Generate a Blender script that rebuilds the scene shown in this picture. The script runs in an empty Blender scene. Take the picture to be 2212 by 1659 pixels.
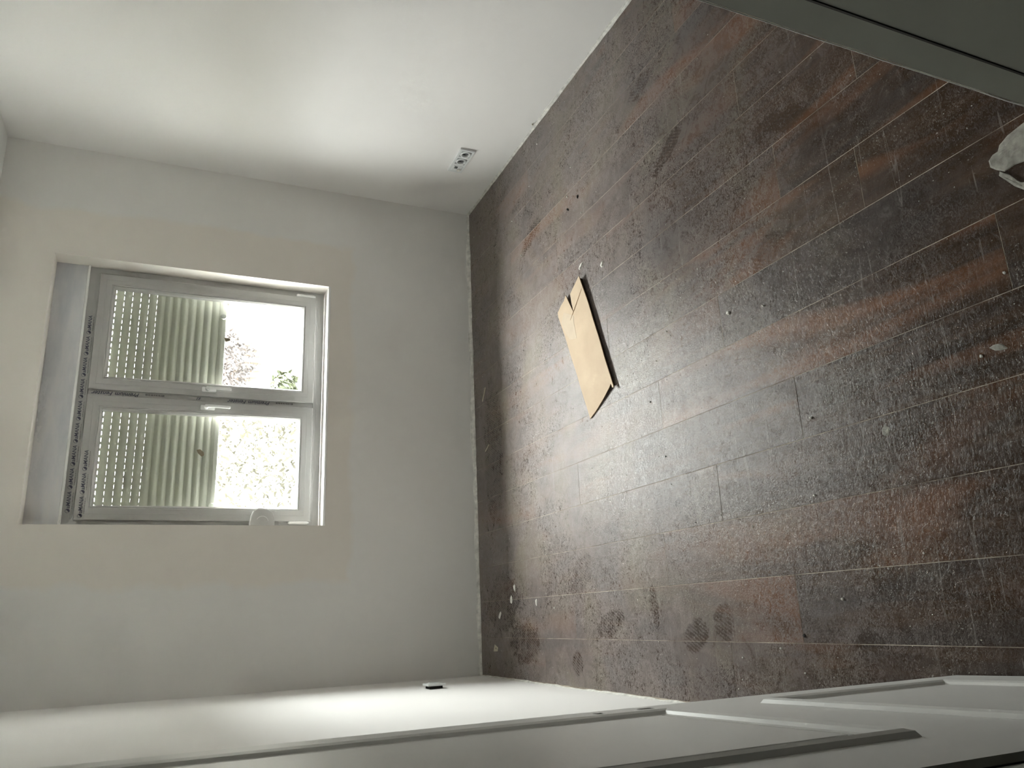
import bpy, bmesh, math, random
from mathutils import Vector, Matrix, noise
random.seed(7)
SC = bpy.context.scene
COL = SC.collection

# ------------------------------------------------------------------ camera
R_ = Vector((0.95826952, -0.27562568, 0.07582885))     # the room's "right" seen by the phone
D_ = Vector((-0.04188597, -0.39777559, -0.91652613))   # the room's "down"
F_ = Vector((0.282781, 0.87510289, -0.39272107))       # view direction
cam_d = bpy.data.cameras.new('camera')
cam = bpy.data.objects.new('camera', cam_d); COL.objects.link(cam)
X, Y, Z = D_.normalized(), R_.normalized(), (-F_).normalized()   # phone held sideways: image right = down
cam.matrix_world = Matrix(((X.x, Y.x, Z.x, 0), (X.y, Y.y, Z.y, 0), (X.z, Y.z, Z.z, 1.6), (0, 0, 0, 1)))
cam_d.sensor_width = 36; cam_d.lens = 27.559; cam_d.clip_start = 0.02; cam_d.clip_end = 300
SC.camera = cam

# ------------------------------------------------------------------ sky (overcast), exposure
W = bpy.data.worlds.new('sky'); SC.world = W; W.use_nodes = True
wn = W.node_tree; wn.nodes.clear()
wo = wn.nodes.new('ShaderNodeOutputWorld'); bg = wn.nodes.new('ShaderNodeBackground')
tc = wn.nodes.new('ShaderNodeTexCoord'); sx = wn.nodes.new('ShaderNodeSeparateXYZ')
cr = wn.nodes.new('ShaderNodeValToRGB')
wn.links.new(tc.outputs['Generated'], sx.inputs[0]); wn.links.new(sx.outputs['Z'], cr.inputs[0])
cr.color_ramp.elements[0].position = 0.0; cr.color_ramp.elements[0].color = (0.36, 0.355, 0.352, 1)      # overcast: brighter overhead
cr.color_ramp.elements[1].position = 1.0; cr.color_ramp.elements[1].color = (1.0, 0.985, 0.985, 1)
dp = wn.nodes.new('ShaderNodeVectorMath'); dp.operation = 'DOT_PRODUCT'
wn.links.new(tc.outputs['Generated'], dp.inputs[0]); dp.inputs[1].default_value = Vector((0.80, 0.36, 0.48)).normalized()
mr = wn.nodes.new('ShaderNodeMapRange'); mr.inputs['From Min'].default_value = -0.1; mr.inputs['From Max'].default_value = 1.0
mr.inputs['To Min'].default_value = 0.75; mr.inputs['To Max'].default_value = 2.0; mr.interpolation_type = 'SMOOTHSTEP'
wn.links.new(dp.outputs['Value'], mr.inputs['Value'])
mu = wn.nodes.new('ShaderNodeVectorMath'); mu.operation = 'SCALE'
wn.links.new(cr.outputs[0], mu.inputs[0]); wn.links.new(mr.outputs[0], mu.inputs['Scale'])
wn.links.new(mu.outputs[0], bg.inputs[0]); bg.inputs[1].default_value = 5.0
wn.links.new(bg.outputs[0], wo.inputs[0])
pt = bpy.data.lights.new('window_daylight_portal', 'AREA'); pt.shape = 'RECTANGLE'; pt.size = 1.34; pt.size_y = 0.60
pt.energy = 1; pt.cycles.is_portal = True
po = bpy.data.objects.new('window_daylight_portal', pt); COL.objects.link(po)
po.location = (1.15, 4.385, 1.14); po.rotation_euler = (math.radians(-90), 0, 0)   # samples the sky through the open part
SC.view_settings.view_transform = 'Standard'; SC.view_settings.look = 'None'
SC.view_settings.gamma = 1; SC.view_settings.use_curve_mapping = False
SC.view_settings.exposure = 4.45
SC.cycles.use_denoising = True
SC.cycles.max_bounces = 8; SC.cycles.diffuse_bounces = 6; SC.cycles.glossy_bounces = 3
SC.cycles.use_adaptive_sampling = True; SC.cycles.adaptive_threshold = 0.025; SC.cycles.adaptive_min_samples = 16
SC.cycles.transparent_max_bounces = 10
SC.cycles.caustics_reflective = False; SC.cycles.caustics_refractive = False
SC.cycles.sample_clamp_indirect = 8

# ------------------------------------------------------------------ dimensions (metres)
XL, XR, YB, ZC = -0.30, 2.414, 4.116, 2.471      # left wall, right wall, window wall, ceiling
YN, YH = 0.54, 0.36                              # near wall: room face, hall face
WX0, WX1, WZ0, WZ1 = 0.483, 1.815, 0.843, 2.20   # opening in the window wall
YF = 4.236                                       # window frame face
DX0, DX1, DZ = -0.20, 0.70, 2.06                 # doorway opening in the near wall

# ------------------------------------------------------------------ helpers
class MB:
    def __init__(s): s.v = []; s.f = []
    def add(s, vs, fs):
        o = len(s.v); s.v += [tuple(v) for v in vs]; s.f += [tuple(i + o for i in f) for f in fs]; return s
    def box(s, x0, x1, y0, y1, z0, z1):
        return s.add([(x0,y0,z0),(x1,y0,z0),(x1,y1,z0),(x0,y1,z0),(x0,y0,z1),(x1,y0,z1),(x1,y1,z1),(x0,y1,z1)],
              [(0,3,2,1),(4,5,6,7),(0,1,5,4),(1,2,6,5),(2,3,7,6),(3,0,4,7)])
    def prism(s, pts, a, b, axis='z'):
        n = len(pts); m = {'z': lambda p, t: (p[0], p[1], t), 'x': lambda p, t: (t, p[0], p[1]), 'y': lambda p, t: (p[0], t, p[1])}[axis]
        vs = [m(p, a) for p in pts] + [m(p, b) for p in pts]
        fs = [tuple(range(n))[::-1], tuple(range(n, 2*n))] + [(i, (i+1) % n, (i+1) % n + n, i + n) for i in range(n)]
        return s.add(vs, fs)
    def ring(s, x0, x1, z0, z1, prof):
        """mitred frame in the xz plane; prof = closed loop of (inset from the outer edge, y)"""
        n = len(prof); vs = []
        for (sx_, sz_) in ((0,0),(1,0),(1,1),(0,1)):
            for (i, y) in prof:
                vs.append(((x0 + i) if sx_ == 0 else (x1 - i), y, (z0 + i) if sz_ == 0 else (z1 - i)))
        fs = []
        for c in range(4):
            a, b = c*n, ((c+1) % 4)*n
            for k in range(n):
                k2 = (k+1) % n; fs.append((a+k, a+k2, b+k2, b+k))
        return s.add(vs, fs)
    def cyl(s, c, axis, r, a, b, n=16):
        pts = [(math.cos(2*math.pi*i/n)*r, math.sin(2*math.pi*i/n)*r) for i in range(n)]
        if axis == 'z': pts = [(p[0]+c[0], p[1]+c[1]) for p in pts]
        if axis == 'y': pts = [(p[0]+c[0], p[1]+c[1]) for p in pts]
        if axis == 'x': pts = [(p[0]+c[0], p[1]+c[1]) for p in pts]
        return s.prism(pts, a, b, axis)
    def slab(s, u0, u1, w0, w1, t0, t1, holes, axis='y'):
        """slab in plane (u,w) with rectangular holes, thickness t0..t1 along axis"""
        us = sorted({u0, u1} | {h[0] for h in holes} | {h[1] for h in holes})
        ws = sorted({w0, w1} | {h[2] for h in holes} | {h[3] for h in holes})
        P = (lambda u, w, t: (u, t, w)) if axis == 'y' else (lambda u, w, t: (t, u, w))
        def solid(i, j):
            if i < 0 or j < 0 or i >= len(us)-1 or j >= len(ws)-1: return False
            cu, cw = (us[i]+us[i+1])/2, (ws[j]+ws[j+1])/2
            return not any(h[0] < cu < h[1] and h[2] < cw < h[3] for h in holes)
        for i in range(len(us)-1):
            for j in range(len(ws)-1):
                if not solid(i, j): continue
                a, b, c, d = us[i], us[i+1], ws[j], ws[j+1]
                for t in (t0, t1): s.add([P(a,c,t),P(b,c,t),P(b,d,t),P(a,d,t)], [(0,1,2,3)])
                if not solid(i-1, j): s.add([P(a,c,t0),P(a,d,t0),P(a,d,t1),P(a,c,t1)], [(0,1,2,3)])
                if not solid(i+1, j): s.add([P(b,c,t0),P(b,d,t0),P(b,d,t1),P(b,c,t1)], [(0,1,2,3)])
                if not solid(i, j-1): s.add([P(a,c,t0),P(b,c,t0),P(b,c,t1),P(a,c,t1)], [(0,1,2,3)])
                if not solid(i, j+1): s.add([P(a,d,t0),P(b,d,t0),P(b,d,t1),P(a,d,t1)], [(0,1,2,3)])
        return s
    def mesh(s, name, bev=0, seg=1, smooth=False):
        me = bpy.data.meshes.new(name); me.from_pydata(s.v, [], s.f)
        bm = bmesh.new(); bm.from_mesh(me)
        bmesh.ops.remove_doubles(bm, verts=bm.verts, dist=1e-6)
        bmesh.ops.recalc_face_normals(bm, faces=bm.faces)
        if bev: 
            es = [e for e in bm.edges if len(e.link_faces) == 2 and e.calc_face_angle(0) > 0.6]
            bmesh.ops.bevel(bm, geom=es, offset=bev, segments=seg, affect='EDGES', clamp_overlap=True)
        if smooth:
            for f in bm.faces: f.smooth = True
        bm.to_mesh(me); bm.free(); return me
    def obj(s, name, mat, parent=None, bev=0, seg=1, smooth=False, **k):
        me = s.mesh(name, bev, seg, smooth); me.materials.append(mat)
        return link(name, me, parent, **k)
def link(name, me, parent=None, label=None, cat=None, group=None, kind=None):
    o = bpy.data.objects.new(name, me); COL.objects.link(o)
    if parent is not None: o.parent = parent
    for k, v in (('label', label), ('category', cat), ('group', group), ('kind', kind)):
        if v: o[k] = v
    return o
def empty(name, loc=(0,0,0), **k):
    o = link(name, None, **k); o.location = loc; o.empty_display_size = 0.05; return o
def lathe(prof, n=20, axis='y'):
    """prof = [(r, t)]"""
    m = MB(); vs = []
    for (r, t) in prof:
        for i in range(n):
            a = 2*math.pi*i/n; c, q = math.cos(a)*r, math.sin(a)*r
            vs.append({'y': (c, t, q), 'x': (t, c, q), 'z': (c, q, t)}[axis])
    fs = [(k*n+i, k*n+(i+1) % n, (k+1)*n+(i+1) % n, (k+1)*n+i) for k in range(len(prof)-1) for i in range(n)]
    fs += [tuple(range(n)), tuple(range((len(prof)-1)*n, len(prof)*n))]
    return m.add(vs, fs)

# ------------------------------------------------------------------ material helpers
class NT:
    def __init__(s, name):
        s.m = bpy.data.materials.new(name); s.m.use_nodes = True; s.t = s.m.node_tree
        s.b = s.t.nodes['Principled BSDF']; s.out = s.t.nodes['Material Output']
    def n(s, typ, **k):
        nd = s.t.nodes.new(typ)
        for a, v in k.items(): setattr(nd, a, v)
        return nd
    def l(s, a, b): s.t.links.new(a, b)
    def val(s, x, sock):
        if hasattr(x, 'is_output') or isinstance(x, bpy.types.NodeSocket): s.l(x, sock)
        else: sock.default_value = x
    def math(s, op, a, b=0.0, c=None, clamp=False):
        nd = s.n('ShaderNodeMath', operation=op); nd.use_clamp = clamp
        s.val(a, nd.inputs[0]); s.val(b, nd.inputs[1])
        if c is not None: s.val(c, nd.inputs[2])
        return nd.outputs[0]
    def pos(s):
        if not hasattr(s, '_p'): s._p = s.n('ShaderNodeNewGeometry').outputs['Position']
        return s._p
    def mapped(s, scale=(1,1,1), loc=(0,0,0), src=None, rot=(0,0,0)):
        nd = s.n('ShaderNodeMapping'); s.l(src or s.pos(), nd.inputs[0])
        s.val(loc, nd.inputs[1]); nd.inputs[2].default_value = rot; nd.inputs[3].default_value = scale
        return nd.outputs[0]
    def noise(s, vec, scale, detail=4, rough=0.55, dist=0.0, col=False):
        nd = s.n('ShaderNodeTexNoise'); s.l(vec, nd.inputs['Vector'])
        nd.inputs['Scale'].default_value = scale; nd.inputs['Detail'].default_value = detail
        nd.inputs['Roughness'].default_value = rough; nd.inputs['Distortion'].default_value = dist
        return nd.outputs['Color' if col else 'Fac']
    def ramp(s, fac, stops, interp='LINEAR'):
        nd = s.n('ShaderNodeValToRGB'); s.l(fac, nd.inputs[0]); e = nd.color_ramp.elements
        nd.color_ramp.interpolation = interp
        while len(e) < len(stops): e.new(0.5)
        for el, (p, c) in zip(e, stops):
            el.position = p; el.color = (c, c, c, 1) if isinstance(c, (int, float)) else (*c, 1)
        return nd.outputs[0]
    def mix(s, fac, a, b, mode='MIX'):
        nd = s.n('ShaderNodeMix', data_type='RGBA', blend_type=mode)
        s.val(fac, nd.inputs[0])
        for x, sk in ((a, nd.inputs[6]), (b, nd.inputs[7])):
            if isinstance(x, tuple): sk.default_value = (*x[:3], 1)
            else: s.l(x, sk)
        return nd.outputs[2]
    def bump(s, h, strength=0.3, dist=0.002, normal=None):
        nd = s.n('ShaderNodeBump'); s.l(h, nd.inputs['Height']); nd.inputs['Strength'].default_value = strength
        nd.inputs['Distance'].default_value = dist
        if normal is not None: s.l(normal, nd.inputs['Normal'])
        return nd.outputs[0]
    def set(s, **k):
        for a, v in k.items():
            sock = s.b.inputs[a.replace('_', ' ')]
            if isinstance(v, tuple): sock.default_value = (*v[:3], 1)
            else: s.val(v, sock)
        return s
def plain(name, col, rough=0.5, spec=0.5, var=0.06, scale=12, bump=0.0, metal=0.0):
    t = NT(name); nz = t.noise(t.pos(), scale, 5)
    lo = tuple(c*(1-var) for c in col); hi = tuple(min(1, c*(1+var)) for c in col)
    t.set(Base_Color=t.ramp(nz, [(0.3, lo), (0.7, hi)]), Roughness=rough, Specular_IOR_Level=spec, Metallic=metal)
    if bump: t.set(Normal=t.bump(t.noise(t.pos(), scale*8, 3), bump, 0.001))
    return t.m

# ------------------------------------------------------------------ materials
def wall_mat(name, col, patch=False):
    t = NT(name)
    big = t.noise(t.pos(), 1.3, 1, 0.5); fine = t.noise(t.pos(), 160, 2, 0.6)
    c = t.ramp(big, [(0.35, tuple(v*0.975 for v in col)), (0.65, tuple(min(1, v*1.02) for v in col))])
    if patch:   # unpainted filler round the new window: a shade warmer, with a soft irregular border
        sp = t.n('ShaderNodeSeparateXYZ'); t.l(t.pos(), sp.inputs[0])
        wob = t.math('MULTIPLY', t.math('SUBTRACT', t.noise(t.pos(), 5, 3), 0.5), 0.12)
        ax = t.math('SUBTRACT', t.math('ABSOLUTE', t.math('SUBTRACT', sp.outputs[0], 1.135)), 0.92)
        az = t.math('SUBTRACT', 0.73, sp.outputs[2])
        d = t.math('ADD', t.math('MAXIMUM', ax, az), wob)
        m = t.ramp(d, [(0.0, 1.0), (0.035, 0.0)])
        c = t.mix(t.math('MULTIPLY', m, 0.85), c, tuple(v*k for v, k in zip(col, (0.99, 0.945, 0.89))))
    low = t.noise(t.mapped((1, 1, 0.35)), 3, 2)
    t.set(Base_Color=c, Roughness=0.75, Specular_IOR_Level=0.25,
          Normal=t.bump(t.math('ADD', fine, t.math('MULTIPLY', low, 1.5)), 0.10, 0.0015))
    return t.m
M_wall = wall_mat('wall_paint', (0.83, 0.82, 0.805))
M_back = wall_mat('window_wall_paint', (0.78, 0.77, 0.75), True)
M_ceil = plain('ceiling_paint', (0.82, 0.82, 0.80), 0.8, 0.2, 0.02)
M_hall = plain('hall_paint', (0.55, 0.55, 0.50), 0.8, 0.2, 0.03)
M_caulk = plain('caulk', (0.70, 0.69, 0.65), 0.55, 0.4, 0.25, 40, 0.6)
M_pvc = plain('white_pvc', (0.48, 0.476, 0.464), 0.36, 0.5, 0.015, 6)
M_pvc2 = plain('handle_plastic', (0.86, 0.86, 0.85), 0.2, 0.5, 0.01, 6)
M_socket = plain('socket_plastic', (0.74, 0.76, 0.76), 0.3, 0.5, 0.02, 20)
M_sockhole = plain('socket_inside', (0.10, 0.105, 0.11), 0.4, 0.5, 0.05)
M_dark = plain('dark_gap', (0.012, 0.012, 0.010), 0.7, 0.2, 0.1)
M_rubber = plain('rubber_seal', (0.012, 0.011, 0.008), 0.6, 0.3, 0.1)
M_door = plain('door_paint', (0.70, 0.70, 0.68), 0.38, 0.45, 0.02, 5, 0.05)
M_jamb = plain('jamb_paint', (0.50, 0.52, 0.47), 0.45, 0.4, 0.03, 8)
M_steel = plain('hinge_metal', (0.55, 0.55, 0.54), 0.35, 0.5, 0.05, 20, 0, 0.8)
M_ink = plain('film_ink', (0.09, 0.09, 0.13), 0.6, 0.3, 0.3, 300)
M_ink2 = plain('faint_film_ink', (0.22, 0.21, 0.21), 0.6, 0.3, 0.3, 300)
M_plaster = plain('plaster_bits', (0.80, 0.79, 0.74), 0.85, 0.2, 0.12, 90, 0.5)
M_dirty = plain('dirty_plaster', (0.34, 0.33, 0.295), 0.9, 0.15, 0.35, 45, 0.8)
M_paper = plain('torn_paper', (0.60, 0.55, 0.44), 0.8, 0.2, 0.1, 60)
M_black = plain('black_bits', (0.015, 0.012, 0.01), 0.5, 0.4, 0.3, 60)
M_sticker = plain('tan_sticker', (0.30, 0.26, 0.18), 0.6, 0.3, 0.1, 60)
M_slat = plain('shutter_slat', (0.72, 0.735, 0.66), 0.35, 0.45, 0.03, 9)
def _translucent(m, k):
    nt = m.node_tree; b_ = nt.nodes['Principled BSDF']; o_ = nt.nodes['Material Output']
    tr_ = nt.nodes.new('ShaderNodeBsdfTranslucent'); tr_.inputs[0].default_value = (0.88, 0.86, 0.78, 1)
    mx_ = nt.nodes.new('ShaderNodeMixShader'); mx_.inputs[0].default_value = k
    nt.links.new(b_.outputs[0], mx_.inputs[1]); nt.links.new(tr_.outputs[0], mx_.inputs[2]); nt.links.new(mx_.outputs[0], o_.inputs[0])
_translucent(M_slat, 0.05)
M_bark = plain('bark', (0.16, 0.12, 0.09), 0.9, 0.1, 0.3, 20, 0.5)

def box_cover():
    t = NT('filled_plaster')
    a = t.noise(t.mapped((1.2, 1, 5)), 2.2, 5, 0.6); b = t.noise(t.mapped((1, 1, 2)), 9, 4, 0.65)
    sp = t.n('ShaderNodeSeparateXYZ'); t.l(t.pos(), sp.inputs[0])
    top = t.math('MULTIPLY', t.math('SUBTRACT', sp.outputs[2], 2.15), 9.0, clamp=True)     # grey filler smear along the top edge
    mid = t.math('SUBTRACT', 1.0, t.math('MULTIPLY', t.math('ABSOLUTE', t.math('SUBTRACT', sp.outputs[0], 1.0)), 2.6), clamp=True)
    smear = t.math('MULTIPLY', t.math('MULTIPLY', t.math('GREATER_THAN', b, 0.47), top), mid, clamp=True)
    c = t.ramp(a, [(0.30, (0.58, 0.60, 0.64)), (0.55, (0.70, 0.70, 0.72)), (0.75, (0.74, 0.72, 0.70))])
    c = t.mix(t.math('MULTIPLY', smear, 0.85), c, (0.36, 0.38, 0.40))
    t.set(Base_Color=c, Roughness=0.85, Specular_IOR_Level=0.2, Normal=t.bump(b, 0.3, 0.003))
    return t.m
M_box = box_cover()

def glass():
    t = NT('window_glass'); t.t.nodes.remove(t.b)
    tr = t.n('ShaderNodeBsdfTransparent'); tr.inputs[0].default_value = (0.965, 0.98, 0.97, 1)
    gl = t.n('ShaderNodeBsdfGlossy'); gl.inputs['Roughness'].default_value = 0.02
    mx = t.n('ShaderNodeMixShader'); g = t.n('ShaderNodeNewGeometry')
    dt = t.n('ShaderNodeVectorMath', operation='DOT_PRODUCT'); t.l(g.outputs['Normal'], dt.inputs[0]); t.l(g.outputs['Incoming'], dt.inputs[1])
    fr = t.math('ADD', 0.04, t.math('MULTIPLY', 0.9, t.math('POWER', t.math('SUBTRACT', 1.0, t.math('ABSOLUTE', dt.outputs['Value'])), 5.0)))
    t.l(fr, mx.inputs[0]); t.l(tr.outputs[0], mx.inputs[1]); t.l(gl.outputs[0], mx.inputs[2])
    t.l(mx.outputs[0], t.out.inputs[0]); return t.m
M_glass = glass()

def leaf_mat(name, lo, hi):
    t = NT(name); c = t.ramp(t.noise(t.pos(), 3, 3), [(0.3, lo), (0.7, hi)])
    t.set(Base_Color=c, Roughness=0.6, Specular_IOR_Level=0.3); return t.m

# ---- the laminate: wood print per board, under a film of plaster dust
def ellipse(t, cx, cy, a, b, ang, soft=0.25):
    v = t.mapped((1, 1, 1), (0, 0, 0))
    sub = t.n('ShaderNodeVectorMath', operation='SUBTRACT'); t.l(v, sub.inputs[0]); sub.inputs[1].default_value = (cx, cy, 0)
    mp = t.n('ShaderNodeMapping'); mp.vector_type = 'POINT'; t.l(sub.outputs[0], mp.inputs[0])
    mp.inputs[2].default_value = (0, 0, -ang)
    sc = t.n('ShaderNodeVectorMath', operation='MULTIPLY'); t.l(mp.outputs[0], sc.inputs[0]); sc.inputs[1].default_value = (1/a, 1/b, 0)
    ln = t.n('ShaderNodeVectorMath', operation='LENGTH'); t.l(sc.outputs[0], ln.inputs[0])
    d = t.math('ADD', ln.outputs['Value'], t.math('MULTIPLY', t.math('SUBTRACT', t.edge, 0.5), 0.9))
    return t.math('MULTIPLY', t.math('SUBTRACT', 1.0 , d), 1/soft, clamp=True)
def floor_mat():
    t = NT('dusty_laminate')
    at = t.n('ShaderNodeAttribute'); at.attribute_type = 'OBJECT'; at.attribute_name = 'tone'
    tone = at.outputs['Fac']
    off = t.n('ShaderNodeCombineXYZ'); t.l(t.math('MULTIPLY', tone, 37.0), off.inputs[0]); t.l(t.math('MULTIPLY', tone, 61.0), off.inputs[1])
    add = t.n('ShaderNodeVectorMath', operation='ADD'); t.l(t.pos(), add.inputs[0]); t.l(off.outputs[0], add.inputs[1])
    P = add.outputs[0]
    grain = t.noise(t.mapped((26, 1.7, 1), src=P), 1.0, 4, 0.62, 0.8)
    broad = t.noise(t.mapped((5, 0.75, 1), src=P), 1.0, 2, 0.5, 1.2)
    wood = t.ramp(grain, [(0.25, (0.022, 0.013, 0.008)), (0.5, (0.047, 0.027, 0.016)), (0.75, (0.080, 0.047, 0.028))])
    orange = t.ramp(broad, [(0.54, 0.0), (0.70, 1.0)])
    wood = t.mix(t.math('MULTIPLY', orange, 0.6), wood, (0.20, 0.085, 0.038))
    blue = t.ramp(broad, [(0.30, 1.0), (0.44, 0.0)])
    wood = t.mix(t.math('MULTIPLY', blue, 0.7), wood, (0.040, 0.033, 0.031))
    tn = t.ramp(tone, [(0.0, 0.80), (1.0, 1.22)])
    wood = t.mix(1.0, wood, tn, 'MULTIPLY')
    # dust
    d1 = t.noise(t.pos(), 1.7, 2, 0.55, 0.6); d2 = t.noise(t.pos(), 14, 4, 0.65, 1.5); t.edge = d2
    cloud = t.noise(t.pos(), 3.3, 1, 0.5, 1.0)
    # scuffed, crackled zones along the walked path
    crack = t.noise(t.mapped((1, 1.5, 1)), 75, 3, 0.75, 2.2)
    walk = t.ramp(t.noise(t.pos(), 2.6, 2, 0.6, 0.5), [(0.40, 0.0), (0.56, 1.0)])
    sp = t.n('ShaderNodeSeparateXYZ'); t.l(t.pos(), sp.inputs[0])
    nearf = t.math('MULTIPLY', t.math('SUBTRACT', 2.5, sp.outputs[1]), 0.60, clamp=True)     # cleaner, worn boards towards the door, plus shading painted into the near floor
    base = t.math('ADD', t.math('MULTIPLY', d1, 0.50), 0.49)
    base = t.math('SUBTRACT', base, t.math('MULTIPLY', nearf, 0.62))
    fine = t.math('MULTIPLY', t.math('SUBTRACT', d2, 0.5), 0.95)
    ck = t.math('MULTIPLY', t.math('MULTIPLY', t.math('SUBTRACT', crack, 0.5), 3.4), t.math('ADD', t.math('MULTIPLY', walk, 0.85), 0.15))
    pit = t.math('MULTIPLY', t.ramp(t.noise(t.mapped((1, 1.3, 1)), 42, 2, 0.6, 1.6), [(0.30, 1.0), (0.43, 0.0)]), t.math('ADD', t.math('MULTIPLY', walk, 0.45), 0.08))
    dust = t.math('SUBTRACT', t.math('ADD', t.math('ADD', base, fine), ck), pit)
    # footprints wiped through the dust: (x, y, half widths, angle, strength)
    tread = t.n('ShaderNodeTexWave'); tread.inputs['Scale'].default_value = 28; tread.inputs['Distortion'].default_value = 2.5
    t.l(t.mapped((1, 1, 1), rot=(0, 0, 0.5)), tread.inputs[0])
    tw = t.math('ADD', t.math('MULTIPLY', tread.outputs['Fac'], 0.28), 0.26)
    total = None
    for (cx, cy, a, b, ang, k) in [(-0.045, 2.735, 0.050, 0.12, 0.25, 0.75), (0.01, 2.43, 0.085, 0.028, 0.1, 0.75), (-0.085, 2.20, 0.055, 0.075, 0.5, 0.8),
            (-0.045, 2.05, 0.065, 0.055, 0, 0.7), (0.047, 1.42, 0.052, 0.045, 0, 0.6), (-0.10, 1.50, 0.025, 0.05, 0, 0.6), (1.63, 2.06, 0.035, 0.13, 0.5, 0.7),
            (1.02, 1.64, 0.05, 0.09, 0.3, 0.5), (-0.13, 3.55, 0.10, 0.20, 0, 0.8), (-0.20, 3.03, 0.055, 0.05, 0, 0.8), (0.06, 3.80, 0.16, 0.22, 0.2, 0.7),
            (1.38, 1.50, 0.04, 0.13, -0.4, 0.7), (1.85, 3.25, 0.05, 0.14, 0.4, 0.6), (2.0, 2.2, 0.04, 0.10, 0.2, 0.5), (0.85, 3.85, 0.45, 0.14, 0, 0.55), (0.15, 2.95, 0.07, 0.12, 0.7, 0.5)]:
        e = t.math('MULTIPLY', ellipse(t, cx, cy, a, b, ang, 0.2), k)
        total = e if total is None else t.math('MAXIMUM', total, e)
    dust = t.math('SUBTRACT', dust, t.math('MULTIPLY', total, tw))
    raw = dust
    dust = t.math('MULTIPLY', dust, 1.0, clamp=True)
    dust = t.math('MULTIPLY', dust, t.math('SUBTRACT', 0.86, t.math('MULTIPLY', nearf, 0.56)))
    dcol = t.ramp(cloud, [(0.35, (0.265, 0.235, 0.228)), (0.5, (0.295, 0.250, 0.236)), (0.7, (0.300, 0.262, 0.225))])
    hi = t.math('MULTIPLY', t.math('SUBTRACT', raw, 0.95), 0.75, clamp=True)
    c = t.mix(dust, wood, dcol)
    c = t.mix(hi, c, (0.42, 0.40, 0.375))
    # long thin scratches and wipe marks
    for (ang_, sc_, ofs) in ((0.35, 2.2, 0.0), (-1.0, 1.8, 5.0)):
        st = t.noise(t.mapped((1.0, 22.0, 1.0), loc=(ofs, ofs, 0), rot=(0, 0, ang_)), sc_, 1, 0.6, 0.6)
        ln = t.ramp(st, [(0.70, 0.0), (0.715, 1.0), (0.735, 0.0)])
        c = t.mix(t.math('MULTIPLY', ln, 0.28), c, (0.42, 0.39, 0.36))
    # pale plaster specks trodden in
    sp1 = t.noise(t.pos(), 210, 1, 0.6, 1.0); zone = cloud
    speck = t.math('MULTIPLY', t.ramp(sp1, [(0.66, 0.0), (0.70, 1.0)]), t.ramp(zone, [(0.42, 0.12), (0.62, 0.9)]))
    c = t.mix(t.math('MULTIPLY', speck, 0.55), c, (0.50, 0.49, 0.45))
    rough = t.math('ADD', 0.215, t.math('MULTIPLY', dust, 0.12))
    rough = t.math('ADD', rough, t.math('MULTIPLY', d2, 0.06))
    hgt = crack
    t.set(Base_Color=c, Roughness=rough, Specular_IOR_Level=0.19, Normal=t.bump(hgt, 0.42, 0.0025))
    return t.m
M_floor = floor_mat()
def seam_mat():
    t = NT('joint_dust'); nz = t.noise(t.pos(), 5, 5, 0.65)
    t.set(Base_Color=t.ramp(nz, [(0.36, (0.16, 0.125, 0.10)), (0.56, (0.46, 0.40, 0.33)), (0.7, (0.60, 0.54, 0.46))]), Roughness=0.85, Specular_IOR_Level=0.2); return t.m
M_seam = seam_mat()

def cardboard():
    t = NT('cardboard')
    fl = t.n('ShaderNodeTexWave'); fl.inputs['Scale'].default_value = 55; fl.inputs['Distortion'].default_value = 0.4
    t.l(t.mapped((1, 1, 1), rot=(0, 0, 1.2)), fl.inputs[0])
    nz = t.noise(t.pos(), 9, 4)
    c = t.ramp(nz, [(0.3, (0.49, 0.375, 0.265)), (0.7, (0.56, 0.44, 0.315))])
    t.set(Base_Color=c, Roughness=0.8, Specular_IOR_Level=0.25, Normal=t.bump(fl.outputs['Fac'], 0.05, 0.0005)); return t.m
M_card = cardboard()
M_flute = plain('cardboard_flute', (0.30, 0.20, 0.12), 0.9, 0.1, 0.3, 150)
M_cardshadow = plain('card_shadow', (0.035, 0.025, 0.016), 0.95, 0.05, 0.3, 150)  # near-black colour of the shadow painted under the sheet
M_tape = plain('clear_tape', (0.54, 0.445, 0.34), 0.85, 0.2, 0.05, 30)

# ================================================================== STRUCTURE
def S(o): o['kind'] = 'structure'; return o
S(MB().slab(XL-0.2, XR+0.25, -0.3, ZC+0.2, YB, YB+0.26, [(WX0, WX1, WZ0, WZ1)]).obj('wall_back', M_back))
S(MB().box(XR, XR+0.2, -1.6, YB, -0.3, ZC+0.2).obj('wall_right', M_wall))
S(MB().box(XL-0.2, XL, YH, YB, -0.3, ZC+0.2).obj('wall_left', M_wall))
S(MB().slab(XL, XR, -0.02, ZC, YH, YN, [(DX0, DX1, -0.02, DZ)]).obj('wall_front', M_wall))
S(MB().box(XL-0.8, XR+0.25, -1.6, YB+0.26, ZC, ZC+0.25).obj('ceiling', M_ceil))
S(MB().box(XL-0.8, XR+0.2, -1.8, -1.6, -0.3, ZC+0.2).obj('wall_hall_end', M_hall))
S(MB().box(XL-0.8, XL-0.6, -1.6, YH, -0.3, ZC+0.2).obj('wall_hall_left', M_hall))
S(MB().box(XL-0.6, XL-0.2, YH, YH+0.1, -0.3, ZC+0.2).obj('wall_hall_corner', M_hall))

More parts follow.
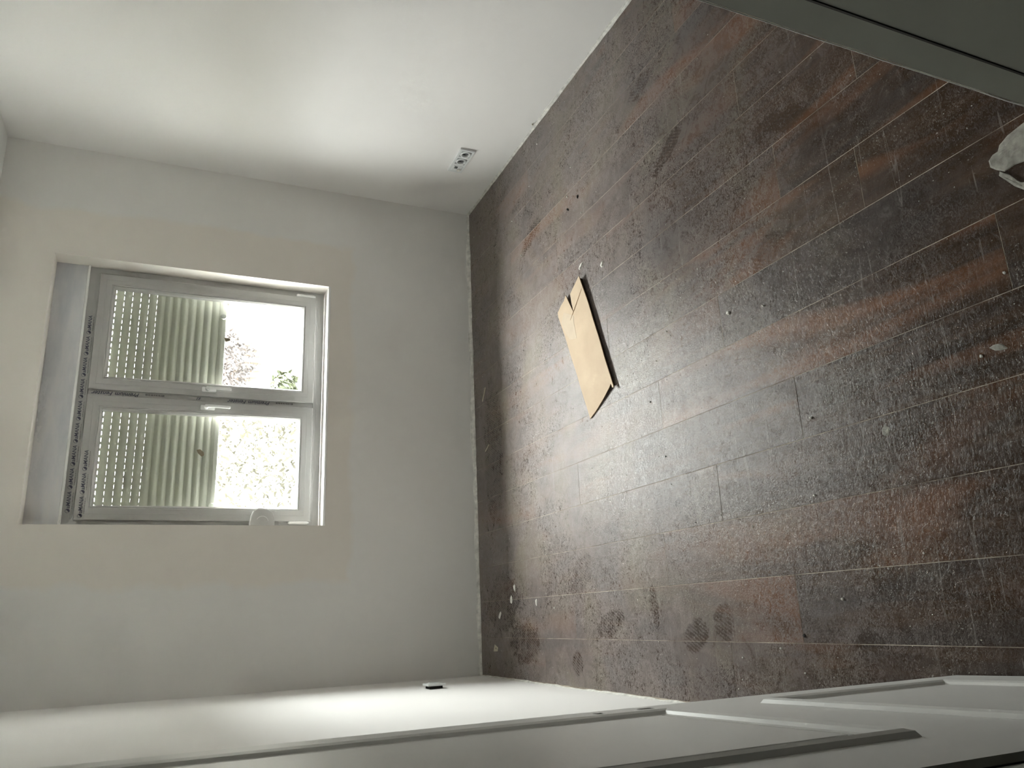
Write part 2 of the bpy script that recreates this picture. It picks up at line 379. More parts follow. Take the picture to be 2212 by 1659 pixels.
# ---- floor with every board
fl = S(MB().box(XL-0.6, XR, -1.6, YB, -0.20, -0.0003).obj('floor', M_seam))
PW, S0 = 0.1795, -0.105
joints = {-1: 2.03, 0: 1.723, 1: 2.33, 2: 2.00, 3: 1.616, 4: 0.97, 5: 1.895, 6: 1.287, 7: 1.565, 8: 1.238, 9: 1.683, 10: 2.21, 11: 1.41, 12: 1.95, 13: 1.12}
for r in range(-4, 14):
    x0, x1 = S0 + PW*r + 0.0009, S0 + PW*(r+1) - 0.0009
    y = joints.get(r, 1.5 + 0.3*(r % 3)) - 1.30*4
    y_lo = -1.595; y_hi = YB - 0.009
    if r < -1: y_hi = YH - 0.01
    if r == -1: x0 = XL + 0.008 
    if r == 13: x1 = XR - 0.006
    while y < y_hi:
        a, b = max(y + 0.0007, y_lo), min(y + 1.30 - 0.0007, y_hi)
        if b - a > 0.05:
            lift = random.uniform(0, 0.0003)
            spans = [(a, b, x0)]
            if r == -1 and a < YH < b: spans = [(a, b, x0)]
            for (p, q, xx) in spans:
                me = MB().box(xx, x1, p, q, -0.0074, lift).mesh('plank', 0.0003)
                me.materials.append(M_floor); o = link('plank', me, fl); o['tone'] = random.random()
        y += 1.30

# ---- wavy painter's caulk where boards meet the walls
def caulk(name, p0, p1, nrm, hgt, out, seed, n=150):
    m = MB(); p0, p1, nrm = Vector(p0), Vector(p1), Vector(nrm); vs = []
    for i in range(n+1):
        t = i/n; p = p0.lerp(p1, t)
        a = noise.noise(Vector((t*34, seed, 0))); b = noise.noise(Vector((t*50, seed+9, 3))); c = noise.noise(Vector((t*11, seed, 7)))
        h = hgt*(1 + 0.45*a + 0.35*c); w = out*(1 + 0.7*b + 0.5*c)
        h = max(0.003, h); w = max(0.0015, w)
        for (u, z) in ((0.0, 0.0), (w, 0.0), (w*0.75, h*0.35), (w*0.30, h*0.7), (0.0012, h), (0.0, h)):
            q = p + nrm*u; vs.append((q.x, q.y, 0.0004 + z))
    k = 6; fs = [(i*k+j, i*k+j+1, (i+1)*k+j+1, (i+1)*k+j) for i in range(n) for j in range(k-1)]
    m.add(vs, fs); return S(m.obj(name, M_caulk))
caulk('trim_1', (XL+0.001, YB, 0), (XR-0.001, YB, 0), (0, -1, 0), 0.020, 0.009, 1.3)
caulk('trim_2', (XR, YB-0.001, 0), (XR, YN, 0), (-1, 0, 0), 0.013, 0.006, 5.1, 220)
caulk('trim_3', (XL, YN, 0), (XL, YB-0.001, 0), (1, 0, 0), 0.012, 0.006, 8.7, 200)

# ================================================================== WINDOW
win = S(empty('window_1', (0, 0, 0)))
SL, SR, SB, ST = WX0+0.002, WX1-0.002, 0.857, 2.046          # frame outer
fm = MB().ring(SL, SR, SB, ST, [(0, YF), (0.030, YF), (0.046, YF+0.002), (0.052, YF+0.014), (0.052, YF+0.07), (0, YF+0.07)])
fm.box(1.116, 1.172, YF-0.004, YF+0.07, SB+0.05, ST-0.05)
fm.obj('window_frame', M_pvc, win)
MB().box(WX0+0.001, WX1-0.001, YB-0.003, YF+0.001, WZ0+0.0005, 0.8555).obj('window_board', M_pvc2, win, 0.002)
MB().box(WX0+0.001, WX1-0.001, YF-0.010, YF+0.10, ST+0.012, WZ1-0.0005).obj('shutter_box_cover', M_box, win)
MB().box(WX0+0.001, WX1-0.001, YF-0.018, YF-0.001, ST, ST+0.012).obj('box_trim', M_pvc2, win, 0.002)
def strip(name, parent, pts, mat):
    MB().prism(pts, 0, 1).obj(name, mat, parent)
def sash(x0, x1, z0, z1, hx, hinge_x):
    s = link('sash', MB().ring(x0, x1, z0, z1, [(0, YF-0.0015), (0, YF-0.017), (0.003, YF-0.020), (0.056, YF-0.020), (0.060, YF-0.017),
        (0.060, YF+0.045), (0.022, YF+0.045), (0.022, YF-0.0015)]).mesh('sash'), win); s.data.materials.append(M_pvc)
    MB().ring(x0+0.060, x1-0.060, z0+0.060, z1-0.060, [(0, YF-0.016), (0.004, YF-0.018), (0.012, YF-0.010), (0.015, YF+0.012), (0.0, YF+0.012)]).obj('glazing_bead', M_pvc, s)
    MB().ring(x0+0.060, x1-0.060, z0+0.060, z1-0.060, [(0.0, YF+0.012), (0.0145, YF+0.012), (0.0145, YF+0.0145), (0.0, YF+0.0145)]).obj('glazing_seal', M_ink2, s)
    MB().box(x0+0.062, x1-0.062, YF+0.016, YF+0.019, z0+0.062, z1-0.062).obj('glass_pane', M_glass, s)
    MB().box(x0+0.062, x1-0.062, YF+0.036, YF+0.039, z0+0.062, z1-0.062).obj('glass_pane', M_glass, s)
    # handle: rose and drooping lever
    yh = YF-0.020
    hm = MB().box(hx-0.013, hx+0.013, yh-0.010, yh, 1.405, 1.475)
    hm.cyl((hx, 1.448), 'y', 0.010, yh-0.042, yh-0.008, 14)
    pts = [(-0.028, 1.460), (-0.044, 1.458), (-0.052, 1.440), (-0.050, 1.400), (-0.046, 1.345), (-0.040, 1.330), (-0.030, 1.334), (-0.034, 1.352), (-0.039, 1.400), (-0.039, 1.436)]
    hm.prism([(yh + a + 0.002, b) for a, b in pts], hx-0.007, hx+0.007, 'x')
    hm.obj('window_handle', M_pvc2, s, 0.0025, 2)
    for (za, zb) in ((z0+0.012, z0+0.105),):
        h = MB(); h.cyl((hinge_x, YF-0.014), 'z', 0.0085, za, zb, 14); h.cyl((hinge_x, YF-0.014), 'z', 0.0060, za-0.008, zb+0.006, 12)
        h.obj('hinge', M_pvc2, s)
    # moulded line near the outer edge of the profile
    MB().ring(x0+0.030, x1-0.030, z0+0.030, z1-0.030, [(0, YF-0.0199), (0.0006, YF-0.0206), (0.0014, YF-0.0206), (0.002, YF-0.0199)]).obj('profile_line', M_pvc, s)
    return s
sL = sash(0.515, 1.131, 0.905, 1.997, 1.096, 0.509)
sR = sash(1.158, 1.778, 0.905, 1.997, 1.193, 1.785)
# torn scraps left on the panes
MB().prism([(1.478, 1.372), (1.502, 1.384), (1.496, 1.352), (1.486, 1.348)], YF+0.0125, YF+0.0157, 'y').obj('sticker_scrap', M_sticker, sR)
MB().prism([(0.846, 1.452), (0.862, 1.470), (0.880, 1.478), (0.884, 1.462), (0.870, 1.444), (0.852, 1.440)], YF+0.0125, YF+0.0157, 'y').obj('sticker_scrap', M_sticker, sL)

# printing on the protective film (flat ink, italic lettering)
def text_mesh(txt, size, shear=0.0):
    cu = bpy.data.curves.new('print', 'FONT'); cu.body = txt; cu.size = size; cu.shear = shear; cu.offset = size*0.012
    cu.resolution_u = 2
    o = bpy.data.objects.new('print', cu); COL.objects.link(o)
    bpy.context.view_layer.update()
    me = bpy.data.meshes.new_from_object(o.evaluated_get(bpy.context.evaluated_depsgraph_get()))
    bpy.data.objects.remove(o); return me
def place_print(me, name, parent, loc, rotx=True, ang=0.0):
    o = link(name, me, parent)
    M = Matrix.Translation(loc) @ Matrix.Rotation(ang, 4, 'Y') @ Matrix.Rotation(math.radians(90), 4, 'X')
    o.matrix_world = M; return o
tm = text_mesh('aMANA', 0.024, 0.15); tm.materials.append(M_ink)
def small_print(length, h, seed):            # print too fine to read in the photo: broken strokes
    m = MB(); rnd_ = random.Random(seed); x = 0
    while x < length:
        w = rnd_.uniform(0.004, 0.012); m.add([(x, 0, 0), (x+w, 0, 0), (x+w, h*rnd_.uniform(0.7, 1), 0), (x, h, 0)], [(0, 1, 2, 3)]); x += w + rnd_.uniform(0.0012, 0.003)
    me = m.mesh('film_print'); me.materials.append(M_ink2); return me
lm = small_print(0.072, 0.0028, 3)
logo = MB()
pr = [(math.cos(a*math.pi/12), math.sin(a*math.pi/12)) for a in range(24)]
logo_v = [(0.010*c, 0.010*q, 0) for c, q in pr] + [(0.0085*c, 0.0085*q, 0) for c, q in pr]
logo.add(logo_v, [(i, (i+1) % 24, (i+1) % 24+24, i+24) for i in range(24)])
hv = [(0.0085*math.cos(a), 0.0085*math.sin(a), 0) for a in [(-0.75 + i/12)*math.pi for i in range(13)]]
logo.add(hv, [tuple(range(13))])
lg = logo.mesh('film_logo'); lg.materials.append(M_ink)
def film_row(x0, x1, z, y, skew):
    x = x0
    while x < x1:
        dz = random.uniform(-0.001, 0.001)
        place_print(lg, 'film_logo', win, (x, y, z+dz)); place_print(tm, 'film_print', win, (x+0.011, y, z-0.008+dz))
        place_print(lm, 'film_print', win, (x+0.010, y, z-0.0175+dz)); x += 0.112
film_row(0.560, 1.50, 2.0245, YF-0.0006, 0)
film_row(0.535, 0.86, 1.9705, YF-0.0206, 0)
for i, (txt, z, mt, sz) in enumerate([('Fenster', 1.885, M_ink, 0.030), ('Premium', 1.765, M_ink, 0.030), ('made for you', 1.650, M_ink2, 0.016),
        ('83', 1.475, M_ink, 0.02), ('Fenster', 1.250, M_ink, 0.030), ('Premium', 1.130, M_ink, 0.030), ('made for you', 1.010, M_ink2, 0.016)]):
    if mt is M_ink2: me = small_print(0.085, 0.009, i)
    else: me = text_mesh(txt, sz, 0.4); me.materials.append(mt)
    o = link('film_print', me, win)
    o.matrix_world = Matrix.Translation((1.1535, YF-0.0046, z)) @ Matrix.Rotation(math.radians(-90), 4, 'Y') @ Matrix.Rotation(math.radians(90), 4, 'X')

# ---- roller shutter outside the glass
rs = empty('roller_shutter', (1.149, 4.337, 0.86), label='half-lowered pale roller shutter of slotted slats outside the double window', cat='shutter')
YS = 4.337
def slat_mesh(h, lip, slot):
    m = MB(); n = 8; x0, x1 = -0.645, 0.645; vi = []; 
    ins = [(-0.0045*math.sin(math.pi*i/n) , h*i/n) for i in range(n+1)]
    outs = [(-0.0045*math.sin(math.pi*i/n) + 0.007, h*i/n) for i in range(n, -1, -1)]
    m.prism([(a, b) for a, b in ins + outs], x0, x1, 'x')
    if lip > 0:                    # hooked lip with light slots
        x = x0; per = 0.0335
        while x < x1 - 0.02:
            m.box(x, min(x + per - slot, x1), 0.0025, 0.0045, h-0.0004, h+lip+0.0004); x += per
    return m
PITCH = 0.0398
kinds = {}
z = 1.409
for i in range(17):
    key = 'closed' if i < 7 else ('tight' if i < 9 else ('half' if i < 12 else 'open'))
    if key not in kinds:
        lip, slot = {'closed': (0.0012, 0.0), 'tight': (0.0005, 0.018), 'half': (0.0013, 0.018), 'open': (0.0030, 0.017)}[key]
        me = slat_mesh(PITCH - lip, lip, slot).mesh('slat'); me.materials.append(M_slat); kinds[key] = me
    o = link('slat', kinds[key], rs); o.location = (0, 0, z - 0.86)
    z += PITCH
MB().prism([(-0.007, 0.512), (-0.007, 0.532), (-0.004, 0.549), (0.008, 0.549), (0.008, 0.512)], -0.645, 0.645, 'x').obj('bottom_bar', M_slat, rs, 0.0008)
for sx_ in (-1, 1):
    g = MB().box(sx_*0.668-0.022, sx_*0.668+0.022, -0.020, 0.020, 0.0, 1.33).obj('guide_rail', M_pvc, rs, 0.002)
for x in (-0.545, 0.50):
    l_ = lathe([(0.014, -0.018), (0.016, -0.014), (0.016, -0.007), (0.006, -0.007)], 16); 
    o = l_.obj('stop_knob', M_slat, rs); o.location = (x, 0.0, 0.527)
S(MB().box(WX0-0.02, WX1+0.02, YF+0.072, YB+0.44, WZ0-0.03, WZ0+0.012).obj('trim_4', M_pvc2))     # outside sill

# ---- strap winder screwed to the left of the frame
bw = empty('strap_winder', (0.486, 4.20, 1.148), label='white rounded plastic strap winder at the lower left edge of the window', cat='winder')
pts = [(0.0, -0.062), (0.045, -0.062), (0.070, -0.052), (0.086, -0.030), (0.090, 0.0), (0.090, 0.026), (0.076, 0.044), (0.050, 0.055), (0.020, 0.061), (0.0, 0.062)]
MB().prism(pts, -0.030, 0.012, 'y').obj('winder_case', M_pvc, bw, 0.003, 2)
MB().prism([(a*0.96, b*0.96) for a, b in pts], -0.034, -0.0305, 'y').obj('winder_lid', M_pvc, bw, 0.001)
arc = MB(); n = 14
for k in range(n):
    a0, a1 = math.pi*(-0.45 + 0.8*k/n), math.pi*(-0.45 + 0.8*(k+1)/n)
    q = [(0.020 + 0.030*math.cos(a0), 0.030*math.sin(a0)), (0.020 + 0.030*math.cos(a1), 0.030*math.sin(a1)), (0.020 + 0.0275*math.cos(a1), 0.0275*math.sin(a1)), (0.020 + 0.0275*math.cos(a0), 0.0275*math.sin(a0))]
    arc.prism(q, -0.0355, -0.0338, 'y')
arc.obj('winder_rib', M_pvc2, bw)
MB().cyl((0.022, -0.022), 'y', 0.003, -0.0352, -0.0338, 10).obj('screw', M_steel, bw)

# ================================================================== DOOR (hinged left, swung into the room)
dr = Vector((0.035, -1.0, 0)).normalized()                # from free edge towards hinges
leafW, leafT, leafH = 0.742, 0.040, 1.985
door = S(empty('door_1', (-0.1642, 1.2747, 0.0)))
ang = math.atan2(dr.y, dr.x)
door.rotation_euler = (0, 0, ang)                         # local x runs along the leaf, local +y faces the opening
# local frame: x = s, y = normal (towards +X world side)
lm_ = MB().slab(0, leafW, 0.008, leafH, -leafT, 0.0, [(0.030, 0.048, 0.905, 0.921), (0.028, 0.046, 0.806, 0.834)])
lf = lm_.obj('door_leaf', M_door, door)
MB().box(0.024, 0.054, -0.030, -0.0016, 0.79, 0.94).obj('hole_shade', M_dark, door)  # near-black block close behind the face paints the shade inside the holes
def moulding(x0, x1, z0, z1):
    prof = [(0, 0.0003), (0.004, 0.006), (0.012, 0.0085), (0.020, 0.006), (0.024, 0.0015), (0.032, -0.0002 + 0.0006), (0.030, -0.004), (0.002, -0.004)]
    m = MB().ring(x0, x1, z0, z1, prof).obj('panel_moulding', M_door, door)
    MB().box(x0+0.050, x1-0.050, -0.002, 0.003, z0+0.050, z1-0.050).obj('door_panel', M_door, door, 0.0028)
moulding(0.135, 0.610, 0.838, 1.86)
moulding(0.135, 0.610, 0.215, 0.655)
for zc in (0.25, 1.75):
    MB().cyl((leafW+0.004, 0.004), 'z', 0.008, zc-0.05, zc+0.05, 12).obj('door_hinge', M_steel, door)

# frame of the doorway
def jamb(side):
    s = side
    xe = 0.636 if s > 0 else -0.150
    P = [(xe, YN+0.012), (xe, YN-0.042), (xe-0.012*s, YN-0.042), (xe-0.012*s, YH-0.012), (xe+0.060*s, YH-0.012), (xe+0.060*s, YH-0.0005), (xe+0.052*s, YH-0.0005),
         (xe+0.052*s, YN+0.0005), (xe+0.060*s, YN+0.0005), (xe+0.060*s, YN+0.012)]
    return MB().prism(P, 0.0, 2.03)
tr = S(empty('trim_5', (0, 0, 0)))
jamb(1).obj('jamb', M_jamb, tr, 0.0012); jamb(-1).obj('jamb', M_jamb, tr, 0.0012)
MB().prism([(0.6355, YN-0.0425), (0.6355, YN-0.0365), (0.6255, YN-0.0375), (0.6225, YN-0.0425)], 0.0, 2.03).obj('rubber_seal', M_rubber, tr)
MB().prism([(-0.1495, YN-0.0425), (-0.1495, YN-0.0365), (-0.1395, YN-0.0375), (-0.1365, YN-0.0425)], 0.0, 2.03).obj('rubber_seal', M_rubber, tr)
MB().box(-0.210, 0.696, YH-0.012, YN+0.012, 2.03, 2.10).obj('head', M_jamb, tr)
cm = MB(); vs = []; n = 60                              # ragged sealant line along the jamb's room edge
for i in range(n+1):
    zz = 0.001 + 2.0*i/n; w = 0.0018 + 0.0022*abs(noise.noise(Vector((zz*9, 2, 0)))) 
    for (a, b) in ((0.0, 0.0), (-w*0.3, w*0.4), (0.0, w), (0.003, w)): vs.append((0.636 + a, YN+0.0121 + b, zz))
cm.add(vs, [(i*4+j, i*4+j+1, (i+1)*4+j+1, (i+1)*4+j) for i in range(n) for j in range(3)])
cm.obj('sealant', M_plaster, tr)

# ================================================================== SOCKETS
def schuko(parent, y, z, k=1.0):
    """insert facing -x, centred at (0, y, z) in the socket's own space"""
    a = lathe([(0.0285, 0.0092), (0.0285, -0.0025), (0.0255, -0.0045), (0.0215, -0.0045), (0.0195, -0.0025), (0.0190, 0.010), (0.0001, 0.010)], 24, 'x')
    o = a.obj('socket_insert', M_socket, parent); o.location = (-0.0105, y, z)
    b = lathe([(0.0186, 0.0085), (0.0186, 0.0075), (0.0001, 0.0075)], 24, 'x'); q = b.obj('socket_well', M_sockhole, o)
    for dy in (-0.0095, 0.0095):
        MB().cyl((dy, 0), 'x', 0.0028, 0.0068, 0.0076, 10).obj('pin_hole', M_dark, o)
    return o
tp = empty('triple_socket', (XR, 3.548, 0.256), label='white triple wall socket low on the bright right-hand wall', cat='socket')
MB().slab(-0.1115, 0.1115, -0.0415, 0.0415, -0.0115, -0.0005, [(-0.0995+0.071*i, -0.0425+0.071*i, -0.0285, 0.0285) for i in range(3)], axis='x').obj('frame', M_socket, tp, 0.001)
for yy in (-0.071, 0.0): schuko(tp, yy, 0)
MB().box(-0.0125, -0.004, 0.0430, 0.0990, -0.028, 0.028).obj('blank_cover', M_socket, tp, 0.002)
MB().box(-0.0150, -0.0125, 0.052, 0.070, 0.0, 0.017).obj('data_flap', M_sockhole, tp, 0.0005)
MB().cyl((0.081, -0.014), 'x', 0.011, -0.0175, -0.0125, 14).obj('plaster_blob', M_plaster, tp)
ds = empty('loose_socket', (XL, 3.595, 0.435), label='white socket standing proud of the left wall with a dark gap behind', cat='socket')
MB().slab(-0.0415, 0.0415, -0.0415, 0.0415, 0.013, 0.022, [(-0.0285, 0.0285, -0.0285, 0.0285)], axis='x').obj('frame', M_socket, ds, 0.001)
a = lathe([(0.0285, 0.008), (0.0285, 0.024), (0.0255, 0.026), (0.0205, 0.026), (0.0195, 0.012), (0.0001, 0.012)], 24, 'x').obj('socket_insert', M_socket, ds)
MB().box(0.0006, 0.0125, -0.030, 0.030, -0.030, 0.030).obj('gap_shade', M_dark, ds)  # near-black fill paints the shadow in the gap behind the frame
MB().box(0.0006, 0.012, 0.045, 0.062, -0.006, 0.020).obj('cable_end', M_black, ds, 0.002)

# ================================================================== CARDBOARD
cb = empty('cardboard_sheet', (1.10, 2.74, 0.0), label='torn strip of brown corrugated cardboard lying on the dusty floor', cat='cardboard')
O = [(1.412, 2.757), (1.25, 2.695), (1.05, 2.625), (0.90, 2.572), (0.846, 2.553), (0.850, 2.566), (0.868, 2.575), (0.857, 2.590), (0.830, 2.640), (0.795, 2.715), (0.772, 2.772),
     (0.90, 2.823), (1.05, 2.885), (1.20, 2.946), (1.308, 2.990), (1.330, 2.993), (1.352, 2.955), (1.362, 2.925), (1.381, 2.903), (1.330, 2.875), (1.274, 2.843), (1.325, 2.853), (1.368, 2.856), (1.392, 2.803)]
# cut between the two flaps comes from the outline; the sheet bows up along its near edge
def card_z(x, y):
    u = ((x-1.10)*0.357 - (y-2.74)*0.934)          # >0 towards the near edge
    v = ((x-1.10)*0.934 + (y-2.74)*0.357)
    return 0.0030 + 0.0120*max(0, min(1, (u+0.10)/0.22))**1.3 + 0.0045*max(0, v/0.33)**2 + 0.0008*math.sin(v*30)
bm = bmesh.new(); vs = [bm.verts.new((x, y, 0)) for x, y in O]; bm.faces.new(vs)
for d in [(-0.357, 0.934), (0.934, 0.357)]:
    for t in [i*0.035 - 0.42 for i in range(25)]:
        co = Vector((1.10 + d[0]*t, 2.74 + d[1]*t, 0))
        bmesh.ops.bisect_plane(bm, geom=bm.verts[:] + bm.edges[:] + bm.faces[:], plane_co=co, plane_no=(d[0], d[1], 0), clear_inner=False, clear_outer=False)
for v in bm.verts: 
    v.co.z = card_z(v.co.x, v.co.y)
top = bm.faces[:]
r_ = bmesh.ops.extrude_face_region(bm, geom=top)
for g in r_['geom']:
    if isinstance(g, bmesh.types.BMVert): g.co.z += 0.0032
bmesh.ops.recalc_face_normals(bm, faces=bm.faces)
me = bpy.data.meshes.new('liner')
for v in bm.verts: v.co.x -= 1.10; v.co.y -= 2.74
bm.to_mesh(me); bm.free(); me.materials.append(M_card); me.materials.append(M_flute)
for p in me.polygons:
    if abs(p.normal.z) < 0.4: p.material_index = 1
link('liner', me, cb)
def on_card(name, pts, mat, dz=0.0034):
    m = MB(); n = len(pts)
    m.add([(x-1.10, y-2.74, card_z(x, y) + dz) for x, y in pts] + [(x-1.10, y-2.74, card_z(x, y) + dz + 0.0003) for x, y in pts],
          [tuple(range(n))[::-1], tuple(range(n, 2*n))] + [(i, (i+1) % n, (i+1) % n+n, i+n) for i in range(n)])
    return m.obj(name, mat, cb)
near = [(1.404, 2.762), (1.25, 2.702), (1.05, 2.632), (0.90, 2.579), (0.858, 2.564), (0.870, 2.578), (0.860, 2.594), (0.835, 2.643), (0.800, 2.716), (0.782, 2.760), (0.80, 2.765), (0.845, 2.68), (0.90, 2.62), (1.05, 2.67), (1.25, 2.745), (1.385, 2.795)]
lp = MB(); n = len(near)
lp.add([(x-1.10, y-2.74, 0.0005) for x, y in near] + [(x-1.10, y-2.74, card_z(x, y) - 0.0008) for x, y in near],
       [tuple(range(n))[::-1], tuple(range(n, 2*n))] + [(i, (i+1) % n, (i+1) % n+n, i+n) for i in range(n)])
lp.obj('card_shadow_fill', M_cardshadow, cb)  # added dark fill: paints the shadow under the sheet's near edge
on_card('paper_tape', [(1.308, 2.935), (1.262, 2.845), (1.225, 2.850), (1.150, 2.835), (1.165, 2.900), (1.225, 2.945), (1.270, 2.962)], M_tape)
on_card('crease', [(1.345, 2.742), (1.3478, 2.744), (1.236, 2.905), (1.2335, 2.903)], M_flute)

# ================================================================== RUBBLE ON THE FLOOR
def chip(name, x, y, s, mat, flat=0.35, seed=0, n=7, **k):
    rnd = random.Random(seed); m = MB(); pts = [(s*rnd.uniform(0.55, 1.0)*math.cos(6.283*i/n), s*rnd.uniform(0.55, 1.0)*math.sin(6.283*i/n)) for i in range(n)]
    h = s*flat
    vs = [(a, b, 0) for a, b in pts] + [(a*0.7, b*0.7, h*rnd.uniform(0.7, 1.2)) for a, b in pts]
    m.add(vs, [tuple(range(n))[::-1], tuple(range(n, 2*n))] + [(i, (i+1) % n, (i+1) % n+n, i+n) for i in range(n)])
    o = m.obj(name, mat, None, **k); o.location = (x, y, 0.0004); o.rotation_euler = (0, 0, rnd.uniform(0, 3)); return o
G = 'small plaster crumbs scattered on the floorboards'
crumb_label = 'tiny white plaster crumb lying loose on the dusty brown floorboards'
def elong(o, sx_, sy_, r): o.scale = (sx_, sy_, 1); o.rotation_euler = (0, 0, r); return o
elong(chip('plaster_chip', 1.465, 2.766, 0.016, M_plaster, 0.3, 3, label='long white plaster chip at the pointed tip of the cardboard, nearer the window', cat='plaster chip'), 0.6, 2.0, 0.5)
elong(chip('plaster_chip', 1.397, 2.590, 0.015, M_plaster, 0.3, 4, label='white plaster chip lying just camera-side of the cardboard tip', cat='plaster chip'), 0.7, 1.5, 1.0)
elong(chip('plaster_chip', 0.128, 3.639, 0.015, M_plaster, 0.3, 5, label='pale plaster chip near the left corner, farthest from the left wall of the three', cat='plaster chip'), 1.5, 0.8, 0.1)
elong(chip('plaster_chip', 0.073, 3.685, 0.017, M_plaster, 0.3, 6, label='oval plaster chip in the middle of three by the far left corner', cat='plaster chip'), 1.5, 0.8, -0.1)
elong(chip('plaster_chip', 0.001, 3.838, 0.018, M_plaster, 0.25, 7, label='long pale plaster sliver closest to the window wall in the left corner', cat='plaster chip'), 2.0, 0.7, -0.6)
elong(chip('plaster_chip', 0.055, 3.396, 0.014, M_plaster, 0.3, 8, label='single oval white plaster chip standing apart, nearer the camera than the corner ones', cat='plaster chip'), 1.5, 0.7, 0.0)
chip('plaster_chip', 0.395, 1.346, 0.018, M_dirty, 0.06, 9, 9, label='flat round pale plaster flake in the open middle of the floor', cat='plaster chip')
elong(chip('plaster_chip', 0.504, 1.028, 0.012, M_dirty, 0.10, 10, label='smeared whitish plaster streak near the bottom right of the open floor', cat='plaster chip'), 0.8, 1.9, -0.35)
chip('plaster_chip', 0.897, 1.855, 0.0095, M_plaster, 0.5, 11, label='knobbly white plaster lump beside a board joint right of the cardboard', cat='plaster chip')
pb = MB().prism([(-0.016, 0.030), (0.018, 0.012), (0.004, -0.030), (-0.014, -0.022)], 0.0006, 0.0024).obj('paper_scrap', M_paper, None, label='small torn beige scrap in the far left floor corner', cat='paper'); pb.location = (-0.158, 3.908, 0)
MB().cyl((0.0, -0.004), 'z', 0.004, 0.0024, 0.0028, 10).obj('hole_mark', M_black, pb)
sk = MB().prism([(1.234, 3.928), (1.238, 3.931), (1.170, 3.982), (1.166, 3.978)], 0.0006, 0.004).obj('wood_splinter', M_paper, None, label='thin pale splinter on the boards below the window', cat='splinter')
sk2 = MB().prism([(0.900, 3.905), (0.9045, 3.907), (0.878, 3.960), (0.873, 3.958)], 0.0006, 0.004).obj('wood_splinter', M_paper, None, label='short pale splinter left of the other one, near the window wall', cat='splinter')
for i, (x, y) in enumerate([(0.024, 3.213), (2.127, 3.239), (1.854, 2.847), (2.044, 3.471), (1.795, 3.37), (1.655, 3.094), (-0.148, 1.982), (-0.21, 1.994),
        (-0.237, 2.018), (-0.181, 1.734), (-0.119, 1.814), (0.859, 1.697), (1.977, 2.794), (1.708, 2.728), (0.276, 1.607), (0.497, 1.069), (0.097, 1.303), (0.005, 1.566), (0.483, 1.578), (0.655, 0.979)]):
    chip('plaster_crumb', x, y, random.uniform(0.0030, 0.0052), M_plaster, 0.8, 20+i, 6, label=crumb_label, cat='plaster crumb', group=G)
bl = ['black speck of debris between cardboard tip and right wall, nearer that wall', 'dark elongated speck beside the other one between cardboard and right wall', 'black dot on the glossy bright patch, closest to the cardboard end',
      'black dot in the bright patch farther from the cardboard', 'tiny black dot at the edge of the bright patch toward the left wall', 'small black crumb on the plank joint in front of the open door']
for i, (x, y) in enumerate([(1.801, 2.75), (1.787, 2.847), (0.729, 2.333), (0.514, 2.271), (0.267, 2.14), (-0.085, 1.718)]):
    o = chip('dark_speck', x, y, [0.010, 0.011, 0.0045, 0.0045, 0.003, 0.007][i], M_black, 0.5, 60+i, 6, label=bl[i], cat='debris')
    if i < 2: o.scale = (0.55, 1.4, 1)
# plaster clump by the doorway
def clump(name, pts, h, mat, seed, **k):
    bm = bmesh.new(); cx = sum(p[0] for p in pts)/len(pts); cy = sum(p[1] for p in pts)/len(pts)
    n = len(pts); rings = []
    for j, (sc_, hh) in enumerate(((1, 0), (0.94, 0.55), (0.78, 0.85), (0.55, 1.0), (0.28, 0.95))):
        rr = []
        for i, (x, y) in enumerate(pts):
            a = noise.noise(Vector((x*40, y*40, seed+j)))
            rr.append(bm.verts.new(((x-cx)*sc_*(1+0.05*a), (y-cy)*sc_*(1+0.05*a), 0.0004 + h*hh*(1+0.6*a*(j > 0)))))
        rings.append(rr)
    for j in range(4):
        for i in range(n): bm.faces.new((rings[j][i], rings[j][(i+1) % n], rings[j+1][(i+1) % n], rings[j+1][i]))
    bm.faces.new(rings[4]); bm.faces.new(rings[0][::-1])
    bmesh.ops.recalc_face_normals(bm, faces=bm.faces)
    me = bpy.data.meshes.new(name); bm.to_mesh(me); bm.free(); me.materials.append(mat)
    o = link(name, me, None, **k); o.location = (cx, cy, 0); return o
pts = [(0.870, 0.928), (0.884, 0.944), (0.897, 0.955), (0.913, 0.954), (0.921, 0.944), (0.922, 0.932), (0.934, 0.926), (0.945, 0.905), (0.952, 0.87), (0.96, 0.80), (0.93, 0.77), (0.90, 0.80), (0.885, 0.84), (0.868, 0.878), (0.874, 0.905)]
clump('plaster_clump', pts, 0.0035, M_dirty, 3.3, label='large crumbled white plaster clump on the floor by the dark door jamb', cat='plaster')
pts = [(0.876, 0.938), (0.868, 0.942), (0.850, 0.930), (0.828, 0.916), (0.800, 0.890), (0.790, 0.86), (0.804, 0.862), (0.818, 0.893), (0.838, 0.908), (0.858, 0.920)]
clump('plaster_smear', pts, 0.0035, M_dirty, 8.1, label='narrow curved ridge of plaster beside the large clump', cat='plaster')
